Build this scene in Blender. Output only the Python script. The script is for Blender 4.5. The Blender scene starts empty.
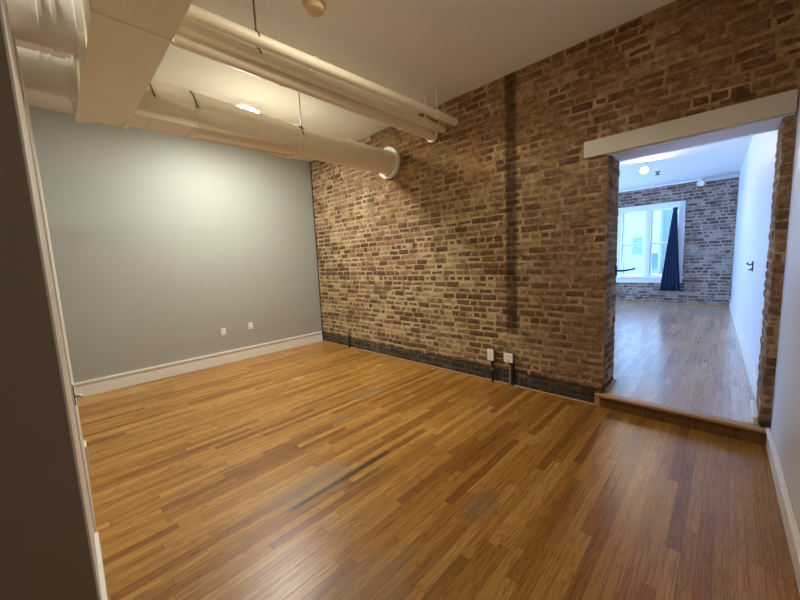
import bpy, bmesh, math, random
from mathutils import Vector, Matrix
random.seed(7)
S = bpy.context.scene
COL = S.collection
H = 3.395            # near room ceiling height
FZ = 0.126           # raised floor of the far room
FH = 3.07            # far room ceiling height
FY = 7.15            # far brick wall
WT = 0.45            # thickness of the brick wall

# ------------------------------------------------------------------ helpers
def link(name, bm, mats, parent=None, smooth=False, bevel=0.0, segs=2):
    me = bpy.data.meshes.new(name)
    bmesh.ops.recalc_face_normals(bm, faces=bm.faces[:])
    bm.to_mesh(me); bm.free()
    o = bpy.data.objects.new(name, me); COL.objects.link(o)
    if not isinstance(mats, (list, tuple)): mats = [mats]
    for m in mats: me.materials.append(m)
    if smooth:
        for p in me.polygons: p.use_smooth = True
        me.set_sharp_from_angle(angle=math.radians(40))
    if bevel > 0:
        b = o.modifiers.new('bevel', 'BEVEL'); b.width = bevel; b.segments = segs
        b.limit_method = 'ANGLE'; b.angle_limit = math.radians(40)
    if parent is not None:
        o.parent = parent
        o.matrix_parent_inverse = parent.matrix_basis.inverted()
    return o
def tag(o, label=None, cat=None, group=None, kind=None):
    if label: o['label'] = label
    if cat: o['category'] = cat
    if group: o['group'] = group
    if kind: o['kind'] = kind
    return o
def thing(name, label, cat, loc=(0, 0, 0), group=None):
    o = bpy.data.objects.new(name, None); COL.objects.link(o)
    o.empty_display_size = .1
    o.location = loc
    return tag(o, label, cat, group)
def box(bm, a, b, mi=0):
    x0, y0, z0 = [min(a[i], b[i]) for i in range(3)]
    x1, y1, z1 = [max(a[i], b[i]) for i in range(3)]
    v = [bm.verts.new(p) for p in ((x0,y0,z0),(x1,y0,z0),(x1,y1,z0),(x0,y1,z0),
                                   (x0,y0,z1),(x1,y0,z1),(x1,y1,z1),(x0,y1,z1))]
    for f in ((0,3,2,1),(4,5,6,7),(0,1,5,4),(1,2,6,5),(2,3,7,6),(3,0,4,7)):
        fc = bm.faces.new([v[i] for i in f]); fc.material_index = mi
def boxes(*bs):
    bm = bmesh.new()
    for a, b in bs: box(bm, a, b)
    return bm
def prism(bm, pts, z0, z1):
    lo = [bm.verts.new((x, y, z0)) for x, y in pts]; hi = [bm.verts.new((x, y, z1)) for x, y in pts]
    n = len(pts)
    bm.faces.new(lo[::-1]); bm.faces.new(hi)
    for i in range(n): bm.faces.new((lo[i], lo[(i+1) % n], hi[(i+1) % n], hi[i]))
def frame_of(d):
    d = Vector(d).normalized()
    a = Vector((0, 0, 1)) if abs(d.z) < .9 else Vector((1, 0, 0))
    u = d.cross(a).normalized(); return u, u.cross(d).normalized()
def tube(bm, path, r, n=20, caps=True):
    path = [Vector(p) for p in path]; rs = r if isinstance(r, (list, tuple)) else [r]*len(path)
    u = None; rings = []
    for i, p in enumerate(path):
        d = (path[min(i+1, len(path)-1)] - path[max(i-1, 0)]).normalized()
        if u is None: u, _ = frame_of(d)
        u = (u - d*u.dot(d)).normalized(); w = d.cross(u)
        rings.append([bm.verts.new(p + rs[i]*(u*math.cos(2*math.pi*k/n) + w*math.sin(2*math.pi*k/n))) for k in range(n)])
    for a, b in zip(rings, rings[1:]):
        for k in range(n): bm.faces.new((a[k], a[(k+1) % n], b[(k+1) % n], b[k]))
    if caps: bm.faces.new(rings[0][::-1]); bm.faces.new(rings[-1])
def lathe(bm, prof, c=(0,0,0), axis=(0,0,1), n=32):
    c = Vector(c); ax = Vector(axis).normalized(); u, w = frame_of(ax); rings = []
    for r, h in prof:
        if r < 1e-6: rings.append([bm.verts.new(c + ax*h)])
        else: rings.append([bm.verts.new(c + ax*h + r*(u*math.cos(2*math.pi*k/n) + w*math.sin(2*math.pi*k/n))) for k in range(n)])
    for a, b in zip(rings, rings[1:]):
        for k in range(n):
            k2 = (k+1) % n
            if len(a) == 1: bm.faces.new((a[0], b[k2], b[k]))
            elif len(b) == 1: bm.faces.new((a[k], a[k2], b[0]))
            else: bm.faces.new((a[k], a[k2], b[k2], b[k]))
def loft(bm, rings, caps=True):
    R = [[bm.verts.new(p) for p in r] for r in rings]; n = len(R[0])
    for a, b in zip(R, R[1:]):
        for k in range(n): bm.faces.new((a[k], a[(k+1) % n], b[(k+1) % n], b[k]))
    if caps: bm.faces.new(R[0][::-1]); bm.faces.new(R[-1])

# ------------------------------------------------------------------ node helpers
class NT:
    def __init__(s, name):
        s.m = bpy.data.materials.new(name); s.m.use_nodes = True
        s.t = s.m.node_tree; s.b = s.t.nodes['Principled BSDF']; s.out = s.t.nodes['Material Output']
    def n(s, typ, **k):
        nd = s.t.nodes.new(typ)
        for a, v in k.items(): setattr(nd, a, v)
        return nd
    def put(s, sock, v):
        if isinstance(v, bpy.types.NodeSocket): s.t.links.new(v, sock)
        elif v is not None: sock.default_value = v
    def math(s, op, a, b=None, c=None, clamp=False):
        nd = s.n('ShaderNodeMath', operation=op, use_clamp=clamp)
        for i, v in enumerate((a, b, c)):
            if v is not None: s.put(nd.inputs[i], v)
        return nd.outputs[0]
    def mix(s, f, a, b, typ='MIX'):
        nd = s.n('ShaderNodeMix', data_type='RGBA', blend_type=typ)
        s.put(nd.inputs[0], f)
        s.put(nd.inputs[6], a if isinstance(a, bpy.types.NodeSocket) else (*a, 1))
        s.put(nd.inputs[7], b if isinstance(b, bpy.types.NodeSocket) else (*b, 1))
        return nd.outputs[2]
    def ramp(s, f, stops, interp='LINEAR'):
        nd = s.n('ShaderNodeValToRGB'); cr = nd.color_ramp; cr.interpolation = interp
        while len(cr.elements) < len(stops): cr.elements.new(.5)
        for e, (p, c) in zip(cr.elements, stops):
            e.position = p; e.color = (*c, 1) if isinstance(c, tuple) else (c, c, c, 1)
        s.put(nd.inputs[0], f); return nd.outputs[0]
    def step(s, v, lo, hi):
        nd = s.n('ShaderNodeMapRange', interpolation_type='SMOOTHSTEP')
        s.put(nd.inputs[0], v); s.put(nd.inputs[1], lo); s.put(nd.inputs[2], hi); return nd.outputs[0]
    def noise(s, vec, scale, detail=4, rough=.55, dist=0.0):
        nd = s.n('ShaderNodeTexNoise'); s.put(nd.inputs['Vector'], vec)
        nd.inputs['Scale'].default_value = scale; nd.inputs['Detail'].default_value = detail
        nd.inputs['Roughness'].default_value = rough; nd.inputs['Distortion'].default_value = dist
        return nd.outputs['Fac']
    def pos(s):
        g = s.n('ShaderNodeTexCoord')
        return g.outputs['Object']
    def sep(s, v):
        nd = s.n('ShaderNodeSeparateXYZ'); s.put(nd.inputs[0], v); return nd.outputs
    def comb(s, x, y, z=0.0):
        nd = s.n('ShaderNodeCombineXYZ'); s.put(nd.inputs[0], x); s.put(nd.inputs[1], y); s.put(nd.inputs[2], z); return nd.outputs[0]
    def bump(s, h, strength=.3, dist=.01):
        nd = s.n('ShaderNodeBump'); nd.inputs['Strength'].default_value = strength
        nd.inputs['Distance'].default_value = dist; s.put(nd.inputs['Height'], h)
        s.t.links.new(nd.outputs[0], s.b.inputs['Normal'])
    def set(s, col=None, rough=None, metal=None, spec=None):
        for k, v in (('Base Color', col), ('Roughness', rough), ('Metallic', metal), ('Specular IOR Level', spec)):
            if v is None: continue
            if k == 'Base Color' and isinstance(v, tuple): v = (*v, 1)
            s.put(s.b.inputs[k], v)
        return s.m

def paint(name, col, rough=.5, var=.06, scale=3.0, bump=.05, bscale=160, spec=.4):
    t = NT(name); p = t.pos(); f = t.noise(p, scale, 4)
    c = t.mix(f, tuple(x*(1-var) for x in col), tuple(min(1, x*(1+var)) for x in col))
    t.bump(t.noise(p, bscale, 2), bump, .002)
    return t.set(c, rough, None, spec)
def metal(name, col, rough=.35, var=.15):
    t = NT(name); p = t.pos(); f = t.noise(p, 25, 4)
    return t.set(t.mix(f, tuple(x*(1-var) for x in col), tuple(min(1, x*(1+var)) for x in col)), rough, 1.0)

def brick_mats(prefix, bricks, mortar, smear, grime):
    out = []
    for kind in ('brick', 'mortar'):
        t = NT(prefix + '_' + kind); p = t.pos(); xyz = t.sep(p)
        big = t.noise(p, 1.1, 4, .6)
        fine = t.noise(p, 60, 5, .7)
        mort = t.mix(fine, tuple(x*.6 for x in mortar), tuple(min(1, x*1.3) for x in mortar))
        mort = t.mix(t.step(t.noise(p, 5, 5, .65), .48, .68), mort, tuple(x*.42 for x in mortar))
        if kind == 'brick':
            at = t.n('ShaderNodeAttribute', attribute_name='tint'); rgb = t.n('ShaderNodeSeparateColor')
            t.put(rgb.inputs[0], at.outputs['Color'])
            n = len(bricks)
            c = t.ramp(rgb.outputs[0], [(i/(n-1), b) for i, b in enumerate(bricks)])
            mot = t.noise(p, 26, 6, .7)
            c = t.mix(t.step(mot, .35, .7), c, t.mix(1.0, c, (.42, .38, .36), 'MULTIPLY'))
            # lime and mortar smeared over brick faces
            sm = t.math('ADD', t.noise(p, 20, 8, .78), t.math('MULTIPLY', t.math('SUBTRACT', rgb.outputs[1], .5), .26))
            sm = t.math('ADD', sm, t.math('MULTIPLY', t.math('SUBTRACT', big, .5), .40))
            sm = t.math('ADD', sm, t.math('MULTIPLY', t.math('SUBTRACT', 1.0, rgb.outputs[2]), .13))
            f = t.math('MULTIPLY', t.step(sm, .46 - smear, .64 - smear), .86)
            c = t.mix(f, c, mort)
        else:
            c = mort
        if grime:
            # patches where crumbled mortar and soot hide the courses
            wz = t.math('MAXIMUM', t.math('MULTIPLY', t.step(xyz[2], 1.7, 2.6), t.step(xyz[0], .2, 1.6)), t.step(xyz[0], 3.7, 4.6))
            wz = t.math('MULTIPLY', t.math('ADD', .12, t.math('MULTIPLY', wz, .88)), t.step(t.noise(p, 2.6, 5, .65), .36, .58))
            pv = t.n('ShaderNodeMapping'); t.put(pv.inputs['Vector'], p); pv.inputs['Scale'].default_value = (1, 1, 1.9)
            rub = t.ramp(t.noise(pv.outputs[0], 13, 9, .78), [(.30, (.07,.044,.028)), (.44, (.23,.142,.075)), (.56, (.41,.275,.150)), (.70, (.68,.52,.32))])
            c = t.mix(t.math('MULTIPLY', wz, .80), c, rub)
            # black painted band along the foot of the wall
            edge = t.math('ADD', xyz[2], t.math('MULTIPLY', t.math('SUBTRACT', t.noise(p, 9, 4), .5), .09))
            f = t.math('SUBTRACT', 1.0, t.step(edge, .165, .205))
            f = t.math('MULTIPLY', f, t.step(t.noise(p, 24, 6, .75), .20, .52))
            c = t.mix(t.math('MULTIPLY', f, .88), c, (.045, .045, .04))
            # old sooty chase running up the wall, and a dark strip at the corner
            nx = t.math('ADD', xyz[0], t.math('MULTIPLY', t.math('SUBTRACT', t.noise(p, 14, 3), .5), .04))
            d = t.math('ABSOLUTE', t.math('SUBTRACT', nx, 3.935))
            f = t.math('MULTIPLY', t.math('SUBTRACT', 1.0, t.step(d, .040, .088)), t.step(xyz[2], .56, .70))
            c = t.mix(t.math('MULTIPLY', f, .74), c, (.04, .028, .017))
            f = t.math('SUBTRACT', 1.0, t.step(nx, .03, .05))
            c = t.mix(t.math('MULTIPLY', f, .8), c, (.02, .02, .02))
            # darker, browner towards the ceiling
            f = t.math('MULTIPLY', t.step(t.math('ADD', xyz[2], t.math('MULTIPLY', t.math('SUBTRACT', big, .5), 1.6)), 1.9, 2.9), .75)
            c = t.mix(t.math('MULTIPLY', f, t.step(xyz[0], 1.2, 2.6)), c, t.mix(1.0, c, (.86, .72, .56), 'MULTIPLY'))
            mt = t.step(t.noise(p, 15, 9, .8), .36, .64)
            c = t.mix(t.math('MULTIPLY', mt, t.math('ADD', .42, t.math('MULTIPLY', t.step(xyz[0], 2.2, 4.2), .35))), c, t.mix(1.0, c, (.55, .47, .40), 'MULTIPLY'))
            # darker, more purple tone to the right of the chase
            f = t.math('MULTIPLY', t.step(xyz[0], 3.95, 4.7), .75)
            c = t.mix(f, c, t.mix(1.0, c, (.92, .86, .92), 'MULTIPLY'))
        t.bump(t.math('ADD', t.noise(p, 45, 6, .7), t.noise(p, 160, 3)), .9, .006)
        out.append(t.set(c, .9, None, .15))
    return out

def wood_mat(name, stops, width, length, rough, stains=False, seed=0.0, sat=1.0):
    t = NT(name); p = t.pos(); x, y, z = t.sep(p)
    u = t.math('DIVIDE', t.math('ADD', x, seed), width); row = t.math('FLOOR', u); fu = t.math('FRACT', u)
    w1 = t.n('ShaderNodeTexWhiteNoise', noise_dimensions='1D'); t.put(w1.inputs['W'], row)
    v = t.math('ADD', t.math('DIVIDE', y, length), t.math('MULTIPLY', w1.outputs[0], 7.3)); cell = t.math('FLOOR', v); fv = t.math('FRACT', v)
    w2 = t.n('ShaderNodeTexWhiteNoise', noise_dimensions='2D'); t.put(w2.inputs['Vector'], t.comb(row, cell))
    rnd = w2.outputs[0]; off = t.math('MULTIPLY', rnd, 37.0)
    c = t.ramp(rnd, stops)
    # straight grain pores and cathedral figure
    g1 = t.noise(t.comb(t.math('MULTIPLY', x, 120.0), t.math('ADD', t.math('MULTIPLY', y, 2.2), off), off), 1.0, 5, .65)
    g2 = t.noise(t.comb(t.math('MULTIPLY', x, 16.0), t.math('ADD', t.math('MULTIPLY', y, 1.3), off), off), 1.0, 2, .5)
    ringf = t.math('FRACT', t.math('MULTIPLY', g2, 13.0))
    ring = t.math('MULTIPLY', t.step(ringf, .45, .95), .55)
    c = t.mix(ring, c, t.mix(1.0, c, (.50, .42, .36), 'MULTIPLY'))
    c = t.mix(t.math('MULTIPLY', t.step(g1, .44, .68), .70), c, t.mix(1.0, c, (.42, .34, .28), 'MULTIPLY'))
    big = t.noise(p, .9, 3)
    c = t.mix(t.math('MULTIPLY', t.step(big, .42, .68), .30), c, t.mix(1.0, c, (.70, .62, .55), 'MULTIPLY'))
    rg = t.math('ADD', rough, t.math('MULTIPLY', t.math('SUBTRACT', g1, .5), .18))
    if stains:
        def blob(cx, cy, rx, ry, col, amt, ns=6, sharp=.5):
            nonlocal c, rg
            dx = t.math('DIVIDE', t.math('SUBTRACT', x, cx), rx); dy = t.math('DIVIDE', t.math('SUBTRACT', y, cy), ry)
            d = t.math('SQRT', t.math('ADD', t.math('MULTIPLY', dx, dx), t.math('MULTIPLY', dy, dy)))
            d = t.math('ADD', d, t.math('MULTIPLY', t.math('SUBTRACT', t.noise(p, ns, 5, .65), .5), 1.3))
            f = t.math('MULTIPLY', t.math('SUBTRACT', 1.0, t.step(d, sharp, 1.05)), amt)
            c = t.mix(f, c, col); rg = t.math('ADD', rg, t.math('MULTIPLY', f, .22))
        blob(3.70, -2.50, .17, .42, (.30, .21, .115), .55)
        blob(4.66, -1.92, .11, .20, (.20, .135, .08), .5, 9)
        blob(3.05, -1.75, .10, .16, (.28, .19, .10), .45, 9)
        blob(2.75, -1.2, .16, .26, (.28, .18, .09), .4)
        blob(1.60, -1.45, .09, .10, (.5, .36, .2), .6, 9)
        blob(4.55, -2.75, .20, .35, (.27, .18, .09), .4)
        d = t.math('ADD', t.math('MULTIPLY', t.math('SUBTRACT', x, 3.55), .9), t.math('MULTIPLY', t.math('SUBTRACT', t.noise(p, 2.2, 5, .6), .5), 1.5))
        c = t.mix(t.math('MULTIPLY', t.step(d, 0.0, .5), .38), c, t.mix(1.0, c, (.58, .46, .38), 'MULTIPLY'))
        f = t.math('MULTIPLY', t.math('SUBTRACT', 1.0, t.step(t.math('ABSOLUTE', t.math('SUBTRACT', x, 3.905)), .012, .026)),
                   t.math('SUBTRACT', 1.0, t.step(t.math('ABSOLUTE', t.math('SUBTRACT', y, -2.22)), .12, .2)))
        c = t.mix(t.math('MULTIPLY', f, .6), c, (.07, .045, .025))
        # one scorched strip and a putty patch
        f = t.math('MULTIPLY', t.math('SUBTRACT', 1.0, t.step(t.math('ABSOLUTE', t.math('SUBTRACT', x, 3.80)), .012, .022)),
                   t.math('SUBTRACT', 1.0, t.step(t.math('ABSOLUTE', t.math('SUBTRACT', y, -2.30)), .35, .48)))
        c = t.mix(t.math('MULTIPLY', f, .85), c, (.035, .025, .018))
        f = t.math('MULTIPLY', t.math('SUBTRACT', 1.0, t.step(t.math('ABSOLUTE', t.math('SUBTRACT', x, 2.075)), .03, .034)),
                   t.math('SUBTRACT', 1.0, t.step(t.math('ABSOLUTE', t.math('SUBTRACT', y, -.40)), .05, .055)))
        c = t.mix(t.math('MULTIPLY', f, .7), c, (.62, .46, .27))
    gap = t.math('MAXIMUM', t.math('GREATER_THAN', t.math('ABSOLUTE', t.math('SUBTRACT', fu, .5)), .482),
                 t.math('GREATER_THAN', t.math('ABSOLUTE', t.math('SUBTRACT', fv, .5)), .4982))
    c = t.mix(t.math('MULTIPLY', gap, .6), c, (.05, .03, .015))
    t.bump(t.math('SUBTRACT', t.math('MULTIPLY', g1, .15), t.math('ADD', gap, t.math('MULTIPLY', g2, .3))), .16, .004)
    return t.set(c, rg, None, .5)

def emit(name, col, k):
    t = NT(name); t.set((.9, .9, .88), .4)
    t.b.inputs['Emission Color'].default_value = (*col, 1); t.b.inputs['Emission Strength'].default_value = k
    return t.m

# ------------------------------------------------------------------ materials
M = {}
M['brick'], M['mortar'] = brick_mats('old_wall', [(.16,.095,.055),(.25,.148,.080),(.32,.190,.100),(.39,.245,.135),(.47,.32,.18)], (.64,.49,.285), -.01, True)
M['fbrick'], M['fmortar'] = brick_mats('far_wall', [(.15,.10,.085),(.23,.15,.125),(.30,.205,.17),(.38,.28,.23)], (.44,.36,.31), .03, False)
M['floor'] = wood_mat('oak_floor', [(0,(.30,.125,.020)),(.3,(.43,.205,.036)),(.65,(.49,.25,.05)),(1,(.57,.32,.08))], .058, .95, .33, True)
M['ffloor'] = wood_mat('lit_oak_floor', [(0,(.50,.31,.20)),(.4,(.61,.39,.26)),(1,(.70,.48,.33))], .062, .8, .24, False, .02)  # same oak, made paler to carry the window light in its colour
M['step'] = wood_mat('step_wood', [(0,(.16,.075,.028)),(1,(.24,.115,.045))], .30, 3.0, .35, False, .5)
M['nosing'] = paint('nosing_wood', (.42,.24,.10), .4, .2, 20)
M['shoe'] = paint('shoe_moulding_wood', (.44,.25,.11), .45, .2, 12)
M['gray'] = paint('gray_wall_paint', (.375,.382,.345), .55, .03, 1.5, .08)
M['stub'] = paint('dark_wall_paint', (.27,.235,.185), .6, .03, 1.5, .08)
M['white_wall'] = paint('white_wall_paint', (.70,.70,.70), .45, .03, 1.2, .06)
M['ceil'] = paint('ceiling_paint', (.84,.835,.80), .8, .04, .8, .1, 60)
M['fceil'] = paint('far_ceiling_paint', (.78,.79,.80), .8, .02, .8, .05, 60)
M['trim'] = paint('white_trim_paint', (.80,.78,.72), .38, .04, 5, .03)
M['lintel'] = paint('lintel_paint', (.50,.46,.385), .45, .05, 4, .05, 40)
M['duct'] = paint('painted_duct_metal', (.84,.76,.57), .42, .06, 4, .06, 40)
M['duct_white'] = paint('white_duct_wrap', (.74,.72,.66), .5, .06, 6, .25, 18)
M['pipe'] = paint('pipe_paint', (.84,.77,.60), .42, .07, 9, .04)
M['white'] = paint('white_plastic', (.82,.80,.74), .35, .02, 8, .0)
M['steel'] = metal('galvanised_steel', (.46,.45,.42), .4)
M['dark'] = metal('dark_steel', (.05,.05,.05), .45)
M['slot'] = paint('dark_slot', (.03,.03,.03), .6)
M['beige'] = paint('beige_plastic', (.60,.47,.28), .45, .05, 10, 0)
M['rod'] = metal('dull_rod', (.16,.13,.09), .5)
M['rod_white'] = paint('painted_rod', (.80,.77,.70), .5)
M['lamp'] = emit('lamp_glow', (1.0, .985, .92), 60.0)
M['lamp_soft'] = emit('soft_lamp_glow', (1.0, .97, .90), 34.0)
M['dim_lamp'] = emit('dim_lamp_glow', (1.0, .90, .72), 20.0)
M['fill_lamp'] = emit('fill_lamp_glow', (1.0, .80, .55), 1.6)
M['spot'] = emit('spot_glow', (1.0, .78, .45), 110.0)
M['door'] = paint('door_paint', (.70,.70,.70), .4)
M['curtain'] = paint('navy_curtain', (.03,.055,.125), .75, .25, 30, .3, 220, .2)
M['wframe'] = paint('white_window_paint', (.80,.81,.82), .35, .02, 5, .02)
M['facade'] = paint('pale_facade', (.20,.215,.205), .8, .05, .5)
M['facade_b'] = paint('grey_facade', (.12,.15,.15), .8, .05, .5)
M['snow'] = paint('snow_ground', (.55,.52,.48), .9, .03, .6)
t = NT('window_glass'); tr = t.n('ShaderNodeBsdfTransparent'); tr.inputs[0].default_value = (.90, .95, .96, 1); gl = t.n('ShaderNodeBsdfGlossy'); gl.inputs['Roughness'].default_value = .02
mx = t.n('ShaderNodeMixShader'); mx.inputs[0].default_value = .07
t.t.links.new(tr.outputs[0], mx.inputs[1]); t.t.links.new(gl.outputs[0], mx.inputs[2]); t.t.links.new(mx.outputs[0], t.out.inputs[0]); M['glass'] = t.m
t = NT('dark_pane'); t.set((.06,.09,.11), .08); M['dark_pane'] = t.m

# ------------------------------------------------------------------ brick work
def brick_course(bm, lay, o, u, n, u0, u1, z0, z1, hole=None, L=.198, ch=.0755, j=.012, jut=.006, ragged=.012, dep=.07):
    """courses of single bricks on the plane through o, along u, facing n"""
    o, u, n = Vector(o), Vector(u), Vector(n); Z = Vector((0, 0, 1))
    rows = int(round((z1-z0)/ch)); ch = (z1-z0)/rows
    for r in range(rows):
        a, b = z0 + r*ch, z0 + (r+1)*ch
        hdr = (r % 6 == 4)
        bl = .105 if hdr else L
        spans = [(u0, u1)]
        if hole and b > hole[2] + .01 and a < hole[3] - .01: spans = [(u0, hole[0]), (hole[1], u1)]
        for s0, s1 in spans:
            if s1 - s0 < .02: continue
            x = s0 - random.uniform(0, bl) if s0 != u0 or r % 2 else s0 - bl*.5
            while x < s1:
                w = (bl if random.random() > .16 else .108)*random.uniform(.93, 1.06)
                p0, p1 = max(x, s0), min(x + w - j, s1)
                x += w
                if p1 - p0 < .025: continue
                # ragged ends at the opening
                if hole and abs(p1 - hole[0]) < .03 and s1 == hole[0]: p1 = s1 + random.uniform(-ragged, .002)
                if hole and abs(p0 - hole[1]) < .03 and s0 == hole[1]: p0 = s0 - random.uniform(-ragged, .002)
                q = random.uniform(-jut*.6, jut); tint = (random.random(), random.random(), random.random(), 1)
                zz0, zz1 = a + j*.5 + random.uniform(-.003, .003), b - j*.5 + random.uniform(-.003, .003)
                e = min(.017, (p1-p0)*.3)
                bk = [(p0, zz0), (p1, zz0), (p1, zz1), (p0, zz1)]
                fr = [(p0+e, zz0+e), (p1-e, zz0+e), (p1-e, zz1-e), (p0+e, zz1-e)]
                def V(pt, d, jit=.0035):
                    return bm.verts.new(o + u*(pt[0] + random.uniform(-jit, jit)) + Z*(pt[1] + random.uniform(-jit, jit)) + n*(d + random.uniform(-jit, jit)*.5))
                B = [V(c, -dep, 0) for c in bk]; Mid = [V(c, q - .005) for c in bk]; F = [V(c, q) for c in fr]
                core = set(F); fs = [bm.faces.new(F)]
                for k in range(4):
                    k2 = (k+1) % 4
                    fs.append(bm.faces.new((Mid[k], Mid[k2], F[k2], F[k])))
                    fs.append(bm.faces.new((B[k], B[k2], Mid[k2], Mid[k])))
                for f in fs:
                    f.material_index = 0
                    for lp in f.loops: lp[lay] = (tint[0], tint[1], 1.0 if lp.vert in core else 0.0, 1)

XL, XR, XW, TOP = 4.855, 5.895, 5.957, 2.37
bm = bmesh.new(); lay = bm.loops.layers.color.new('tint')
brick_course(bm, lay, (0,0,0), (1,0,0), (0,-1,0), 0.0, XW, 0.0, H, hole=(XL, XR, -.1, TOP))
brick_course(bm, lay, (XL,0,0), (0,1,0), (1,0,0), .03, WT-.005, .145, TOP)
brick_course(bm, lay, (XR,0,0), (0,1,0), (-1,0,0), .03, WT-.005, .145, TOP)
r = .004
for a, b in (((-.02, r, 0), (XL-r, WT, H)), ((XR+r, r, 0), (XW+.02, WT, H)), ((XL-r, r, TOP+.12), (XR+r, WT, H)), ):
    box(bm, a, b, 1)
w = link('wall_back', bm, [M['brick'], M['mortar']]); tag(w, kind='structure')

# far brick wall with a window hole
WX0, WX1, WZ0, WZ1 = 3.585, 4.775, .80, 2.50
bm = bmesh.new(); lay = bm.loops.layers.color.new('tint')
brick_course(bm, lay, (0,FY,0), (1,0,0), (0,-1,0), 1.2, 5.80, FZ, FH, hole=(WX0-.04, WX1+.04, WZ0-.06, WZ1+.04))
for a, b in (((1.1, FY+.004, FZ), (WX0-.04, FY+.4, FH)), ((WX1+.04, FY+.004, FZ), (5.9, FY+.4, FH)),
             ((WX0-.04, FY+.004, FZ), (WX1+.04, FY+.4, WZ0-.03)), ((WX0-.04, FY+.004, WZ1+.03), (WX1+.04, FY+.4, FH))):
    box(bm, a, b, 1)
tag(link('wall_far', bm, [M['fbrick'], M['fmortar']]), kind='structure')

fb = M['ffloor'].node_tree.nodes['Principled BSDF']; fb.inputs['Coat Weight'].default_value = .8; fb.inputs['Coat Roughness'].default_value = .22; fb.inputs['Coat IOR'].default_value = 1.7

# ------------------------------------------------------------------ room shell
YR, XE = -6.0, 6.05
def st(name, bm, m, bevel=0): return tag(link(name, bm, m, bevel=bevel), kind='structure')
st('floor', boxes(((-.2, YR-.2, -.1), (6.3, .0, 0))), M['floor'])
st('ceiling', boxes(((-.2, YR-.2, H), (6.3, WT, H+.12))), M['ceil'])
st('wall_left', boxes(((-.15, YR-.2, 0), (0, .0, H))), M['gray'])
bm = bmesh.new(); prism(bm, [(XW, 0), (6.25, 0), (6.25, YR), (XW+.075, YR)], 0, H)
st('wall_right', bm, M['white_wall'])
st('wall_rear', boxes(((4.1, YR-.15, 0), (6.25, YR, H))), M['white_wall'])
st('wall_front', boxes(((-.15, YR-.15, 0), (4.1, YR, H))), M['gray'])
# wall at the left edge of the photo with its outside corner, and a stub beyond it
# the wall is a little out of square, so its lit side shows as a narrow strip
WL = lambda x: -3.597 + (4.1-x)*.0185
PH = 2.66
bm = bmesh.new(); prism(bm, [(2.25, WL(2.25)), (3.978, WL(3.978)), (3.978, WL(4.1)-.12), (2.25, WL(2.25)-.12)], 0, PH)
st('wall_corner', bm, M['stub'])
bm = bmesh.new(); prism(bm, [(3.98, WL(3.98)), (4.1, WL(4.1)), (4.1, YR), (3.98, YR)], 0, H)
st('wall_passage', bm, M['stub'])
bm = bmesh.new(); prism(bm, [(3.32, WL(3.32)+.006), (4.099, WL(4.099)+.006), (4.099, WL(4.099)-.001), (3.32, WL(3.32)-.001)], 0, H)
st('trim_13', bm, M['trim'])  # added pale board that brightens the lit side of the wall
bm = bmesh.new(); prism(bm, [(2.0, WL(2.0)), (2.12, WL(2.12)), (2.12, WL(2.0)-.2), (2.0, WL(2.0)-.2)], 0, PH)
st('wall_stub', bm, M['gray'])
bm = bmesh.new(); prism(bm, [(2.24, WL(2.24)+.012), (3.3, WL(3.3)+.012), (3.3, WL(3.3)-.001), (2.24, WL(2.24)-.001)], 0, PH-.05)
st('trim_1', bm, M['trim'])
# baseboards
def baseboard(name, bx, cap):
    return st(name, boxes(bx, cap), M['trim'], .004)
baseboard('baseboard_left', ((0, YR, 0), (.018, -.012, .165)), ((0, YR, .165), (.028, -.012, .197)))
bm = bmesh.new()
prism(bm, [(XW-.001, -.03), (XW-.019, -.03), (XW+.056, YR), (XW+.075, YR)], 0, .125); prism(bm, [(XW-.001, -.03), (XW-.028, -.03), (XW+.047, YR), (XW+.075, YR)], .125, .15)
st('baseboard_right', bm, M['trim'], .004)
bm = bmesh.new(); prism(bm, [(3.35, WL(3.35)+.022), (4.09, WL(4.09)+.022), (4.09, WL(4.09)-.001), (3.35, WL(3.35)-.001)], 0, .16); st('baseboard_front', bm, M['trim'], .004)
bm = bmesh.new(); prism(bm, [(1.98, WL(2.0)+.024), (2.13, WL(2.12)+.024), (2.13, WL(2.12)-.001), (1.98, WL(2.0)-.001)], 0, .17); st('baseboard_stub', bm, M['trim'], .004)
# wooden shoe moulding at the foot of the brick
st('trim_2', boxes(((.02, -.03, 0), (XL-.03, -.006, .02))), M['shoe'], .006)

# lintel boards over the opening
st('trim_3', boxes(((4.662, -.035, 2.36), (XW-.01, -.004, 2.505))), M['lintel'], .004)
st('trim_4', boxes(((XL-.06, .034, TOP+.005), (XR+.055, WT+.02, TOP+.10))), M['fceil'], .004)
st('trim_5', boxes(((XL-.02, -.004, 2.352), (XR+.05, .02, TOP+.004))), M['trim'], .003)

# far room
st('floor_far', boxes(((1.0, WT-.02, FZ-.06), (5.99, FY+.1, FZ)), ((XL-.03, .03, FZ-.06), (XR+.03, WT-.02, FZ))), M['ffloor'])
st('ceiling_far', boxes(((1.0, WT, FH), (6.3, FY+.4, FH+.1))), M['fceil'])
bm = bmesh.new(); prism(bm, [(5.925, WT), (6.15, WT), (6.15, FY), (5.765, FY)], FZ, FH); st('wall_far_right', bm, M['white_wall'])
st('wall_far_left', boxes(((1.05, WT, FZ), (1.2, 1.6, FH)), ((1.05, 6.4, FZ), (1.2, FY, FH)), ((1.05, 1.6, FZ), (1.2, 6.4, .8)), ((1.05, 1.6, 2.45), (1.2, 6.4, FH)),
    ((1.05, 3.1, .8), (1.2, 3.6, 2.45)), ((1.05, 4.6, .8), (1.2, 5.1, 2.45))), M['white_wall'])  # openings added to this unseen wall to let in more daylight
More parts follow.
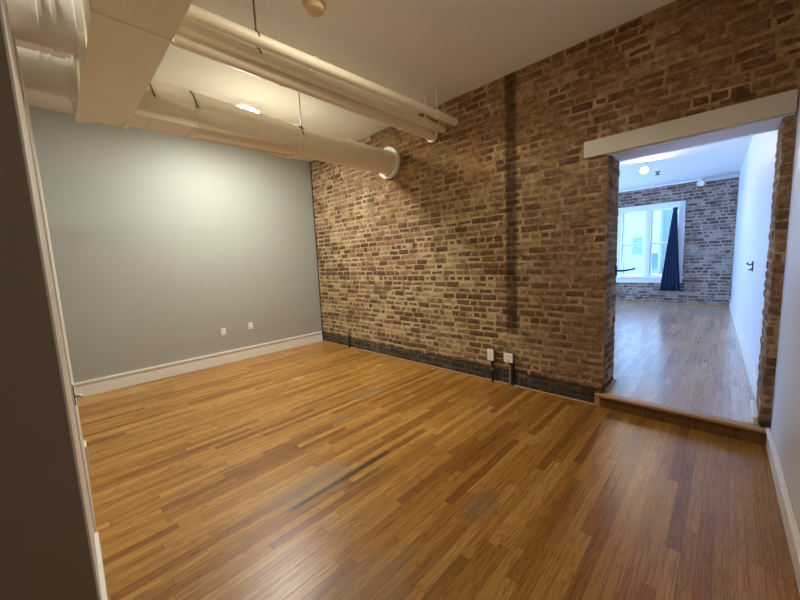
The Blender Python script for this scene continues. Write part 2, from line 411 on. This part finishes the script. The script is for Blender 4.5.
bm = bmesh.new(); prism(bm, [(5.926, WT), (5.908, WT), (5.748, FY-.02), (5.766, FY-.02)], FZ, FZ+.13); prism(bm, [(5.926, WT), (5.902, WT), (5.742, FY-.02), (5.766, FY-.02)], FZ+.13, FZ+.15)
st('baseboard_far', bm, M['trim'])
st('trim_6', boxes(((1.2, FY-.05, FH-.045), (5.76, FY, FH)), ((5.15, FY-.09, FH-.085), (5.76, FY-.005, FH-.045))), M['fceil'], .006)
st('trim_7', boxes(((1.2, FY-.03, FZ), (5.74, FY-.006, FZ+.03))), M['shoe'], .006)
# step up into the far room
st('trim_8', boxes(((XL-.06, -.022, 0), (XW-.002, .06, FZ-.02))), M['step'], .003)
st('trim_9', boxes(((XL-.045, -.05, FZ-.02), (XW-.002, .045, FZ+.006))), M['nosing'], .008)
st('trim_10', boxes(((XL-.06, -.03, 0), (XL-.015, -.005, FZ+.004))), M['shoe'], .004)
st('trim_11', boxes(((XL-.002, .05, FZ), (XL+.022, WT+.02, FZ+.024))), M['shoe'], .006)
st('trim_12', boxes(((XR-.03, .05, FZ), (XR+.004, WT, FZ+.06))), M['trim'], .006)

# ------------------------------------------------------------------ window in the far wall
wd = link('window_1', boxes(((WX0-.11, FY-.03, WZ1-.02), (WX1+.115, FY+.03, WZ1+.12)),
     ((WX0-.11, FY-.03, WZ0-.03), (WX0+.008, FY+.03, WZ1)), ((WX1-.008, FY-.03, WZ0-.03), (WX1+.115, FY+.03, WZ1)),
     ((WX0-.11, FY-.025, WZ0-.16), (WX1+.115, FY+.03, WZ0-.03))), M['wframe'], bevel=.005)
tag(wd, kind='structure')
link('sill', boxes(((WX0-.14, FY-.075, WZ0-.035), (WX1+.145, FY+.25, WZ0))), M['wframe'], wd, bevel=.006)
link('jamb_lining', boxes(((WX0-.045, FY+.03, WZ0-.03), (WX0, FY+.3, WZ1+.04)), ((WX1, FY+.03, WZ0-.03), (WX1+.045, FY+.3, WZ1+.04)), ((WX0-.045, FY+.03, WZ1-.01), (WX1+.045, FY+.3, WZ1+.04))), M['wframe'], wd)
MX0, MX1, RZ = 4.125, 4.215, 1.65
link('mullion', boxes(((MX0, FY+.03, WZ0), (MX1, FY+.2, WZ1))), M['wframe'], wd, bevel=.006)
for a, b in ((WX0, MX0), (MX1, WX1)):
    for k, (z0, z1) in enumerate(((WZ0, RZ), (RZ-.03, WZ1))):
        y = FY + .08 + .04*k; e = .042
        sash = link('sash', boxes(((a, y, z0), (a+e, y+.035, z1)), ((b-e, y, z0), (b, y+.035, z1)), ((a+e, y, z0), (b-e, y+.035, z0+e)), ((a+e, y, z1-e*.8), (b-e, y+.035, z1))), M['wframe'], wd, bevel=.004)
        tag(link('pane', boxes(((a+e, y+.014, z0+e), (b-e, y+.018, z1-e*.8))), M['glass'], sash), label='clear window glass')

# navy curtain bunched at its top
cu = thing('curtain', 'navy blue curtain gathered narrow at the top beside the far white window', 'curtain', (4.70, FY-.10, .46))
bm = bmesh.new(); NU, NV = 56, 24; grid = []
for iv in range(NV+1):
    v = iv/NV; zt = 2.455 - v*(2.455-.455)
    xl = 4.672 + (4.468-4.672)*v**1.0; xr = 4.748 + (4.868-4.748)*v**1.25
    row = []
    for iu in range(NU+1):
        uu = iu/NU; ph = uu*math.pi*2*5
        x = xl + (xr-xl)*uu + .008*math.sin(ph*2+1)*v
        row.append(bm.verts.new((x, FY-.10 - (.018+.030*v)*math.sin(ph + .6*math.sin(v*3)) , zt + .006*math.sin(ph)*v)))
    grid.append(row)
for a, b in zip(grid, grid[1:]):
    for k in range(NU): bm.faces.new((a[k], a[k+1], b[k+1], b[k]))
cl = link('curtain_cloth', bm, M['curtain'], cu, smooth=True)
sd = cl.modifiers.new('solid', 'SOLIDIFY'); sd.thickness = .004
bm = bmesh.new(); tube(bm, [(4.66, FY-.10, 2.455), (4.76, FY-.10, 2.455)], .022, 14); link('heading_band', bm, M['curtain'], cu)
bm = bmesh.new(); tube(bm, [(4.712, FY-.10, 2.455), (4.712, FY-.026, 2.455)], .008, 10); link('hook', bm, M['dark'], cu)

# ------------------------------------------------------------------ far room fittings
sl = thing('ceiling_spotlight', 'lit round spotlight glowing warm on the far room ceiling', 'light', (4.48, 4.2, FH))
bm = bmesh.new(); lathe(bm, [(0,0),(.06,0),(.06,-.02),(.018,-.025),(.018,-.07),(0,-.07)], (4.48,4.2,FH)); link('canopy', bm, M['white'], sl, smooth=True)
bm = bmesh.new(); ax = Vector((.3,-.75,-.6)).normalized(); lathe(bm, [(0,-.05),(.045,-.05),(.06,.06),(.055,.06),(.05,.03)], (4.48,4.2,FH-.10), ax); link('lamp_head', bm, M['white'], sl, smooth=True)
bm = bmesh.new(); lathe(bm, [(0,.075),(.035,.065),(.054,.035),(.03,.0),(0,-.01)], (4.48,4.2,FH-.10), ax); link('bulb', bm, M['spot'], sl, smooth=True)

sp = thing('ceiling_sprinkler', 'small dark sprinkler head on the far room ceiling', 'sprinkler', (4.55, 5.3, FH))
bm = bmesh.new(); lathe(bm, [(0,.003),(.05,.003),(.05,0),(.045,-.012),(0,-.012)], (4.55,5.3,FH)); link('escutcheon', bm, M['dark'], sp, smooth=True)
bm = bmesh.new(); lathe(bm, [(0,-.01),(.018,-.01),(.016,-.05),(.045,-.055),(.045,-.062),(0,-.062)], (4.55,5.3,FH)); link('deflector', bm, M['dark'], sp, smooth=True)

ts = thing('wall_spotlight', 'unlit white spotlight near the top of the far brick wall', 'light', (5.15, FY-.20, FH))
bm = bmesh.new(); tube(bm, [(5.15, FY-.20, FH), (5.15, FY-.20, FH-.06)], .018, 14); link('stem', bm, M['white'], ts, smooth=True)
bm = bmesh.new(); lathe(bm, [(0,-.07),(.05,-.06),(.06,-.02),(.07,.07),(.055,.07),(.04,.04),(0,.035)], (5.15, FY-.20, FH-.10), (-.1,-.75,-.55)); link('lamp_head', bm, M['white'], ts, smooth=True)

wh = thing('wall_hook', 'small dark double hook on the white wall of the far room', 'hook', (5.885, 2.1, 1.25))
link('back_plate', boxes(((5.874, 2.08, 1.19), (5.890, 2.12, 1.31))), M['dark'], wh, bevel=.004)
bm = bmesh.new(); tube(bm, [(5.878,2.1,1.28),(5.852,2.1,1.265),(5.838,2.1,1.275),(5.835,2.1,1.295)], .008, 10); link('prong', bm, M['dark'], wh, smooth=True)
bm = bmesh.new(); tube(bm, [(5.878,2.1,1.225),(5.860,2.1,1.205),(5.848,2.1,1.215)], .008, 10); link('prong', bm, M['dark'], wh, smooth=True)

ih = thing('iron_bracket', 'thin dark metal arm sticking out past the left brick side of the opening', 'bracket', (XL, WT-.04, 1.30))
link('plate', boxes(((XL-.002, WT-.07, 1.25), (XL+.012, WT-.03, 1.35))), M['dark'], ih, bevel=.003)
bm = bmesh.new(); tube(bm, [(XL+.005, WT-.05, 1.298),(XL+.08, WT-.05, 1.300),(XL+.14, WT-.05, 1.312),(XL+.165, WT-.05, 1.322)], [.010,.009,.008,.010], 10); link('arm', bm, M['dark'], ih, smooth=True)

# ------------------------------------------------------------------ outside, across the street
st('ground', boxes(((-20, FY+1.2, -3.4), (30, 40, -3.2))), M['snow'])
bd = thing('building', 'pale building across the street seen through the far window', 'building', (3.0, 19, -3.2))
link('facade', boxes(((-8, 19, -3.2), (1.6, 24, 9)), ((1.6, 18.4, -3.2), (3.1, 24, 10))), M['facade'], bd)
link('wing', boxes(((3.1, 19.6, -3.2), (12, 25, 8))), M['facade_b'], bd)
link('snowy_roof', boxes(((-8, 15.0, -3.2), (12, 18.3, .2))), M['snow'], bd)
for x, z in ((1.9, 1.2), (1.9, 3.4), (3.6, 2.2), (4.6, 2.2), (3.6, 4.4), (4.6, 4.4), (2.6, .35)):
    yy = 18.35 if x < 3.1 else 19.55
    wf = link('window', boxes(((x, yy, z), (x+.55, yy+.04, z+1.0))), M['facade'], bd)
    link('pane', boxes(((x+.06, yy-.02, z+.06), (x+.49, yy, z+.94))), M['dark_pane'], wf)

# ------------------------------------------------------------------ ducts
def rect_ring(y, x0, x1, z0, z1, n=32):
    """n points round a rectangle, matched by angle to a circle"""
    cx, cz, hx, hz = (x0+x1)/2, (z0+z1)/2, (x1-x0)/2, (z1-z0)/2; out = []
    for k in range(n):
        a = 2*math.pi*(k+.5)/n - math.pi/4
        q = int(k // (n/4)); f = (k % (n//4) + .5)/(n/4)*2 - 1
        p = [(1, f), (-f, 1), (-1, -f), (f, -1)][q]
        # snap the ends of each run to the true corner
        if k % (n//4) == n//4 - 1: p = [(1, 1), (-1, 1), (-1, -1), (1, -1)][q]
        out.append((cx + hx*p[0], y, cz + hz*p[1]))
    return out
def circ_ring(y, cx, cz, r, n=32):
    return [(cx + r*math.cos(2*math.pi*(k+1)/n - math.pi/4), y, cz + r*math.sin(2*math.pi*(k+1)/n - math.pi/4)) for k in range(n)]
PX0, PY0, PY1, PZ0, PZ1 = 1.90, -3.313, -3.0, 2.69, 2.975
pl = thing('plenum_duct', 'large rectangular painted sheet metal duct overhead at upper left', 'duct', (3.4, -3.16, PZ0))
bm = bmesh.new(); prism(bm, [(1.925, PY0), (2.185, PY1), (5.9, PY1), (5.9, PY0)], PZ0, PZ1); link('duct_body', bm, M['duct'], pl, bevel=.004)
bm = bmesh.new(); prism(bm, [(1.93, PY0+.004), (2.18, PY1-.001), (1.965, PY1-.001)], PZ0+.03, PZ1-.002); link('elbow', bm, M['duct'], pl)
bm = bmesh.new(); prism(bm, [(1.965, PY1-.03), (2.30, PY1-.001), (2.30, PY1+.012), (1.965, PY1+.012)], PZ0+.012, PZ0+.032); link('elbow_flange', bm, M['duct'], pl, bevel=.003)
for x in (3.525, 4.75):
    link('drive_cleat', boxes(((x-.012, PY0-.006, PZ0-.006), (x+.012, PY1+.006, PZ1+.006))), M['duct'], pl, bevel=.002)

CX, CZ, CR = 2.09, 2.90, .16
BX0, BX1, BZ0, BZ1 = 1.965, 2.275, 2.735, 3.03
rd = thing('round_duct', 'long round painted duct running into the brick wall', 'duct', (CX, -1.5, CZ-CR))
bm = bmesh.new(); loft(bm, [rect_ring(PY1+.002, BX0, BX1, BZ0, BZ1), rect_ring(-2.55, BX0, BX1, BZ0, BZ1)])
link('square_section', bm, M['duct'], rd)
bm = bmesh.new(); loft(bm, [rect_ring(-2.55, BX0, BX1, BZ0, BZ1), circ_ring(-1.49, CX, CZ, CR)])
link('square_to_round_transition', bm, M['duct'], rd, smooth=True)
bm = bmesh.new(); tube(bm, [(CX, -1.49, CZ), (CX, .06, CZ)], CR, 48); link('round_pipe', bm, M['duct'], rd, smooth=True)
for y in (-2.86, -2.55):
    bm = bmesh.new()
    for s in (0, 1):
        pass
    loft(bm, [rect_ring(y-.010, BX0-.006, BX1+.006, BZ0-.006, BZ1+.006), rect_ring(y+.010, BX0-.006, BX1+.006, BZ0-.006, BZ1+.006)])
    link('seam_flange', bm, M['duct'], rd)
for y in (-1.49, -.75):
    bm = bmesh.new(); tube(bm, [(CX, y-.014, CZ), (CX, y+.014, CZ)], CR+.004, 48); link('seam_ring', bm, M['duct'], rd, smooth=True)
bm = bmesh.new(); tube(bm, [(1.985, -2.50, 2.752), (1.985, -1.52, 2.752)], .020, 14); link('lit_strip_rail', bm, M['pipe'], rd, smooth=True)  # added rail, stands in for the lamplit strip along the duct's underside
link('lit_spot_block', boxes(((1.965, -1.55, 2.725), (2.03, -1.50, 2.77))), M['white'], rd, bevel=.004)  # added white block, stands in for lamplight caught on the joint
bm = bmesh.new(); lathe(bm, [(CR+.001, -.02), (CR+.012, -.045), (CR+.055, -.045), (CR+.058, -.036), (CR+.058, .0), (CR+.001, .0)], (CX, -.004, CZ), (0,1,0), 48)
tag(link('wall_collar', bm, M['white'], rd, smooth=True), label='white ring where the duct meets the brick')

bdl = ['white round branch duct left of the big duct, nearer the gray wall', 'white round branch duct left of the big duct, at the top edge of the photo']
for i, (x, rr) in enumerate(((2.37, .115), (3.08, .14))):
    br = thing('branch_duct', bdl[i], 'duct', (x, -4.0, CZ-rr), 'round branch ducts left of the big duct')
    z = 2.83
    bm = bmesh.new(); tube(bm, [(x, PY0-.002, z), (x, -5.9, z)], rr, 40); link('pipe', bm, M['duct_white'], br, smooth=True)
    bm = bmesh.new(); tube(bm, [(x, PY0-.001, z), (x, PY0-.03, z)], rr+.014, 40); link('collar', bm, M['duct_white'], br, smooth=True)
    for y in (-3.42, -3.47, -3.62, -4.2):
        bm = bmesh.new(); tube(bm, [(x, y-.008, z), (x, y+.008, z)], rr+.006, 40); link('seam_ring', bm, M['duct_white'], br, smooth=True)

# hanging rods of the ducts
def duct_hanger(label, x, y, ztop, zb):
    h = thing('duct_hanger', label, 'hanger', (x, y, zb), 'duct hangers')
    bm = bmesh.new(); tube(bm, [(x, y, zb), (x, y, ztop)], .005, 10); link('rod', bm, M['rod'], h)
    bm = bmesh.new(); tube(bm, [(x+.005, y-.03, zb+.002), (x, y, zb+.02), (x+.005, y+.03, zb+.002)], .006, 8); link('bracket', bm, M['rod'], h)
    bm = bmesh.new(); tube(bm, [(x, y, zb+.015), (x+.012, y+.004, zb-.01), (x+.016, y+.01, zb-.06)], .005, 8); link('strap', bm, M['rod'], h)
duct_hanger('thin dark rod holding the round duct midway along it', CX+.155, -1.49, H, CZ+.085)
for y in (-2.86, -2.55):
    bm = bmesh.new(); tube(bm, [(BX1+.006, y-.02, BZ1-.005), (BX1+.016, y, BZ1-.03), (BX1+.008, y+.012, BZ1-.07), (BX1+.010, y+.03, BZ1-.13)], .006, 8)
    tag(link('strap', bm, M['rod'], rd, smooth=True), label='thin dark hanging strap')

# ------------------------------------------------------------------ three pipes under the ceiling
def lerp_pipe(x0, x1, y1, z):      # point at y on a pipe from (x0,0) through (x1,y1)
    return lambda y: Vector((x0 + (x1-x0)*y/y1, y, z))
PIPES = [('upper pipe of three, nearest the ceiling and the viewer', lerp_pipe(3.233, 3.150, -2.676, 3.122), .042),
         ('middle thin pipe of three under the ceiling', lerp_pipe(3.053, 3.038, -2.646, 3.083), .043),
         ('lowest and thickest pipe of three, ending in a white ring at the brick', lerp_pipe(2.895, 2.948, -2.623, 3.055), .062)]
for i, (lb, f, r) in enumerate(PIPES):
    pp = thing('ceiling_pipe', 'long beige ' + lb, 'pipe', tuple(f(-1.5)), 'beige pipes under the ceiling')
    bm = bmesh.new(); tube(bm, [f(.05), f(-5.9)], r, 32); link('pipe_body', bm, M['pipe'], pp, smooth=True)
    for y in ((-.34, -1.9) if i != 2 else (-.6, -2.05)):
        bm = bmesh.new(); tube(bm, [f(y-.015), f(y+.015)], r+.005, 32); link('clamp', bm, M['pipe'], pp, smooth=True)
    if i == 2:
        bm = bmesh.new(); lathe(bm, [(r, -.03), (r+.02, -.028), (r+.022, 0), (r, 0)], f(-.006), (0,1,0), 32)
        tag(link('wall_ring', bm, M['white'], pp, smooth=True), label='white ring at the brick')
hang = [(0, -.34, 'rod_white', 'pale thin rod holding the upper pipe near the brick wall'), (1, -.34, 'rod_white', 'pale thin rod holding the middle pipe near the brick wall'),
        (0, -2.36, 'rod', 'dark thin rod holding the upper pipe at the top edge of the photo'), (1, -2.30, 'rod', 'dark thin rod holding the middle pipe at the top edge of the photo'),
        (2, -.6, 'rod_white', 'short pale rod holding the lowest pipe near the brick')]
for i, y, m, lb in hang:
    f, r = PIPES[i][1], PIPES[i][2]; p = f(y)
    h = thing('pipe_hanger', lb, 'hanger', (p.x, y, p.z+r), 'pipe hangers')
    bm = bmesh.new(); tube(bm, [(p.x, y, p.z+r), (p.x, y, H)], .0065, 10); link('rod', bm, M[m], h)
    bm = bmesh.new(); tube(bm, [p + Vector((-r-.003, 0, 0)), p + Vector((-r*.75-.003, 0, r*.75)), p + Vector((0, 0, r+.012)), p + Vector((r*.75+.003, 0, r*.75)), p + Vector((r+.003, 0, 0))], .006, 8); link('ring_clamp', bm, M[m], h)

# ------------------------------------------------------------------ ceiling lamp, detector
def dome_lamp(x, y, label, mat='lamp'):
    l = thing('ceiling_lamp', label, 'light', (x, y, H), 'round ceiling lamps')
    bm = bmesh.new(); lathe(bm, [(0,0),(.188,0),(.188,-.013),(.184,-.016),(0,-.014)], (x,y,H), n=48); link('base', bm, M['white'], l, smooth=True)
    bm = bmesh.new(); lathe(bm, [(.185,-.014),(.16,-.020),(.11,-.026),(.05,-.029),(0,-.030)], (x,y,H), n=48); link('diffuser', bm, M[mat], l, smooth=True)
dome_lamp(1.34, -1.72, 'bright round ceiling lamp just showing above the round duct')
dome_lamp(3.55, -4.6, 'bright round ceiling lamp hidden left of the big rectangular duct', 'lamp_soft')
dome_lamp(4.1, -2.0, 'dimmer round ceiling lamp above the viewer, right of the smoke detector', 'dim_lamp')
dome_lamp(5.2, -5.2, 'added dim fill lamp, unseen behind the viewer', 'fill_lamp')  # no known source, added to lift the dark wall at left

dt = thing('smoke_detector', 'round beige smoke detector on the ceiling at the top edge', 'detector', (3.41, -2.02, H))
bm = bmesh.new(); lathe(bm, [(0,0),(.085,0),(.088,-.012),(.08,-.022),(0,-.022)], (3.41,-2.02,H), n=40); link('base', bm, M['beige'], dt, smooth=True)
bm = bmesh.new(); lathe(bm, [(.064,-.02),(.068,-.04),(.064,-.058),(.05,-.066),(0,-.067)], (3.41,-2.02,H), n=40); link('cover', bm, M['beige'], dt, smooth=True)

# ------------------------------------------------------------------ outlets
def wall_outlet(y, z, label):
    o = thing('wall_outlet', label, 'outlet', (0, y, z), 'outlets on the gray wall')
    link('plate', boxes(((0, y-.036, z-.058), (.007, y+.036, z+.058))), M['white'], o, bevel=.003)
    for dz in (-.022, .022):
        s = link('socket', boxes(((.006, y-.017, z+dz-.014), (.009, y+.017, z+dz+.014))), M['white'], o, bevel=.002)
        link('slot', boxes(((.0085, y-.009, z+dz-.006), (.0095, y-.006, z+dz+.006)), ((.0085, y+.006, z+dz-.006), (.0095, y+.009, z+dz+.006))), M['slot'], s)
wall_outlet(-1.785, .515, 'left of two small white outlets on the gray wall')
wall_outlet(-1.361, .535, 'right of two small white outlets on the gray wall')

ob = thing('outlet_box', 'white outlet box on dark conduit at the foot of the brick wall', 'outlet', (3.69, 0, 0))
link('box', boxes(((3.652, -.055, .272), (3.730, .0, .408))), M['steel'], ob, bevel=.004)
link('cover_plate', boxes(((3.650, -.062, .270), (3.732, -.054, .410))), M['white'], ob, bevel=.003)
for dz in (.315, .365): link('socket', boxes(((3.674, -.065, dz-.016), (3.708, -.061, dz+.016))), M['white'], ob, bevel=.003)
bm = bmesh.new(); tube(bm, [(3.70, -.03, 0), (3.70, -.03, .275)], .013, 14); link('conduit', bm, M['dark'], ob, smooth=True)
for z in (.262, .17):
    bm = bmesh.new(); tube(bm, [(3.70, -.03, z-.014), (3.70, -.03, z+.014)], .018, 14); link('coupling', bm, M['steel'] if z < .2 else M['dark'], ob, smooth=True)

ob = thing('outlet_box', 'square metal outlet box on steel conduit below the dark stripe in the brick', 'outlet', (3.915, 0, 0))
link('box', boxes(((3.862, -.055, .288), (3.968, .0, .395))), M['steel'], ob, bevel=.004)
link('cover_plate', boxes(((3.860, -.061, .286), (3.970, -.054, .397))), M['rod_white'], ob, bevel=.004)
for z in (.316, .367):
    bm = bmesh.new(); lathe(bm, [(0, .0), (.021, .0), (.022, .004), (0, .004)], (3.915, -.064, z), (0,1,0), 20); s = link('socket', bm, M['white'], ob, smooth=True)
    link('slot', boxes(((3.906, -.0655, z-.006), (3.909, -.0635, z+.006)), ((3.921, -.0655, z-.006), (3.924, -.0635, z+.006))), M['slot'], s)
bm = bmesh.new(); tube(bm, [(3.925, -.03, 0), (3.925, -.03, .29)], .013, 14); link('conduit', bm, M['steel'], ob, smooth=True)
bm = bmesh.new(); tube(bm, [(3.96, -.02, .0), (3.96, -.02, .29)], .012, 14); link('conduit', bm, M['dark'], ob, smooth=True)
bm = bmesh.new(); tube(bm, [(3.925, -.03, .258), (3.925, -.03, .288)], .019, 14); link('coupling', bm, M['dark'], ob, smooth=True)

sb = thing('pipe_stub', 'short dark pipe stub standing against the brick near the gray wall', 'pipe', (.905, -.03, 0))
bm = bmesh.new(); tube(bm, [(.905, -.035, 0), (.905, -.035, .26)], .014, 14); link('stub', bm, M['dark'], sb, smooth=True)
bm = bmesh.new(); tube(bm, [(.905, -.035, .25), (.905, -.035, .29), (.905, -.035, .36)], [.022, .022, .018], 14); link('cap', bm, M['steel'], sb, smooth=True)

# latch on the trim of the left corner
lt = thing('door_latch', 'small dark metal latch on the white door trim at the left edge', 'latch', (3.2, WL(3.2)+.012, .86))
link('strike_plate', boxes(((3.17, WL(3.18)+.010, .82), (3.23, WL(3.18)+.016, .92))), M['dark'], lt, bevel=.001)
bm = bmesh.new(); tube(bm, [(3.2, WL(3.2)+.012, .862), (3.2, WL(3.2)+.03, .86), (3.2, WL(3.2)+.042, .855)], .009, 10); link('bolt', bm, M['steel'], lt, smooth=True)

# ------------------------------------------------------------------ light from outside
W = bpy.data.worlds.new('daylight'); S.world = W; W.use_nodes = True
bg = W.node_tree.nodes['Background']; bg.inputs[0].default_value = (.28, .51, 1.0, 1); bg.inputs[1].default_value = 3.9

# ------------------------------------------------------------------ camera
cam = bpy.data.cameras.new('camera'); co = bpy.data.objects.new('camera', cam); COL.objects.link(co)
yaw, pitch, roll = .77194, -.11603, -.04555
cy, sy = math.cos(yaw), math.sin(yaw)
fw = Vector((-sy*math.cos(pitch), cy*math.cos(pitch), math.sin(pitch))); rt = Vector((cy, sy, 0)); up = rt.cross(fw)
r2 = rt*math.cos(roll) + up*math.sin(roll); u2 = -rt*math.sin(roll) + up*math.cos(roll)
mat = Matrix((r2, u2, -fw)).transposed().to_4x4(); mat.translation = Vector((5.66455, -3.5832, 1.5))
co.matrix_world = mat
cam.sensor_fit = 'HORIZONTAL'; cam.sensor_width = 36; cam.lens = 36*337.049/800; cam.clip_start = .02
S.camera = co
S.view_settings.view_transform = 'Standard'; S.view_settings.look = 'None'
S.view_settings.gamma = 1; S.view_settings.use_curve_mapping = False
S.view_settings.exposure = 2.35
S.cycles.use_denoising = True
S.cycles.max_bounces = 10; S.cycles.diffuse_bounces = 6; S.cycles.sample_clamp_indirect = 6
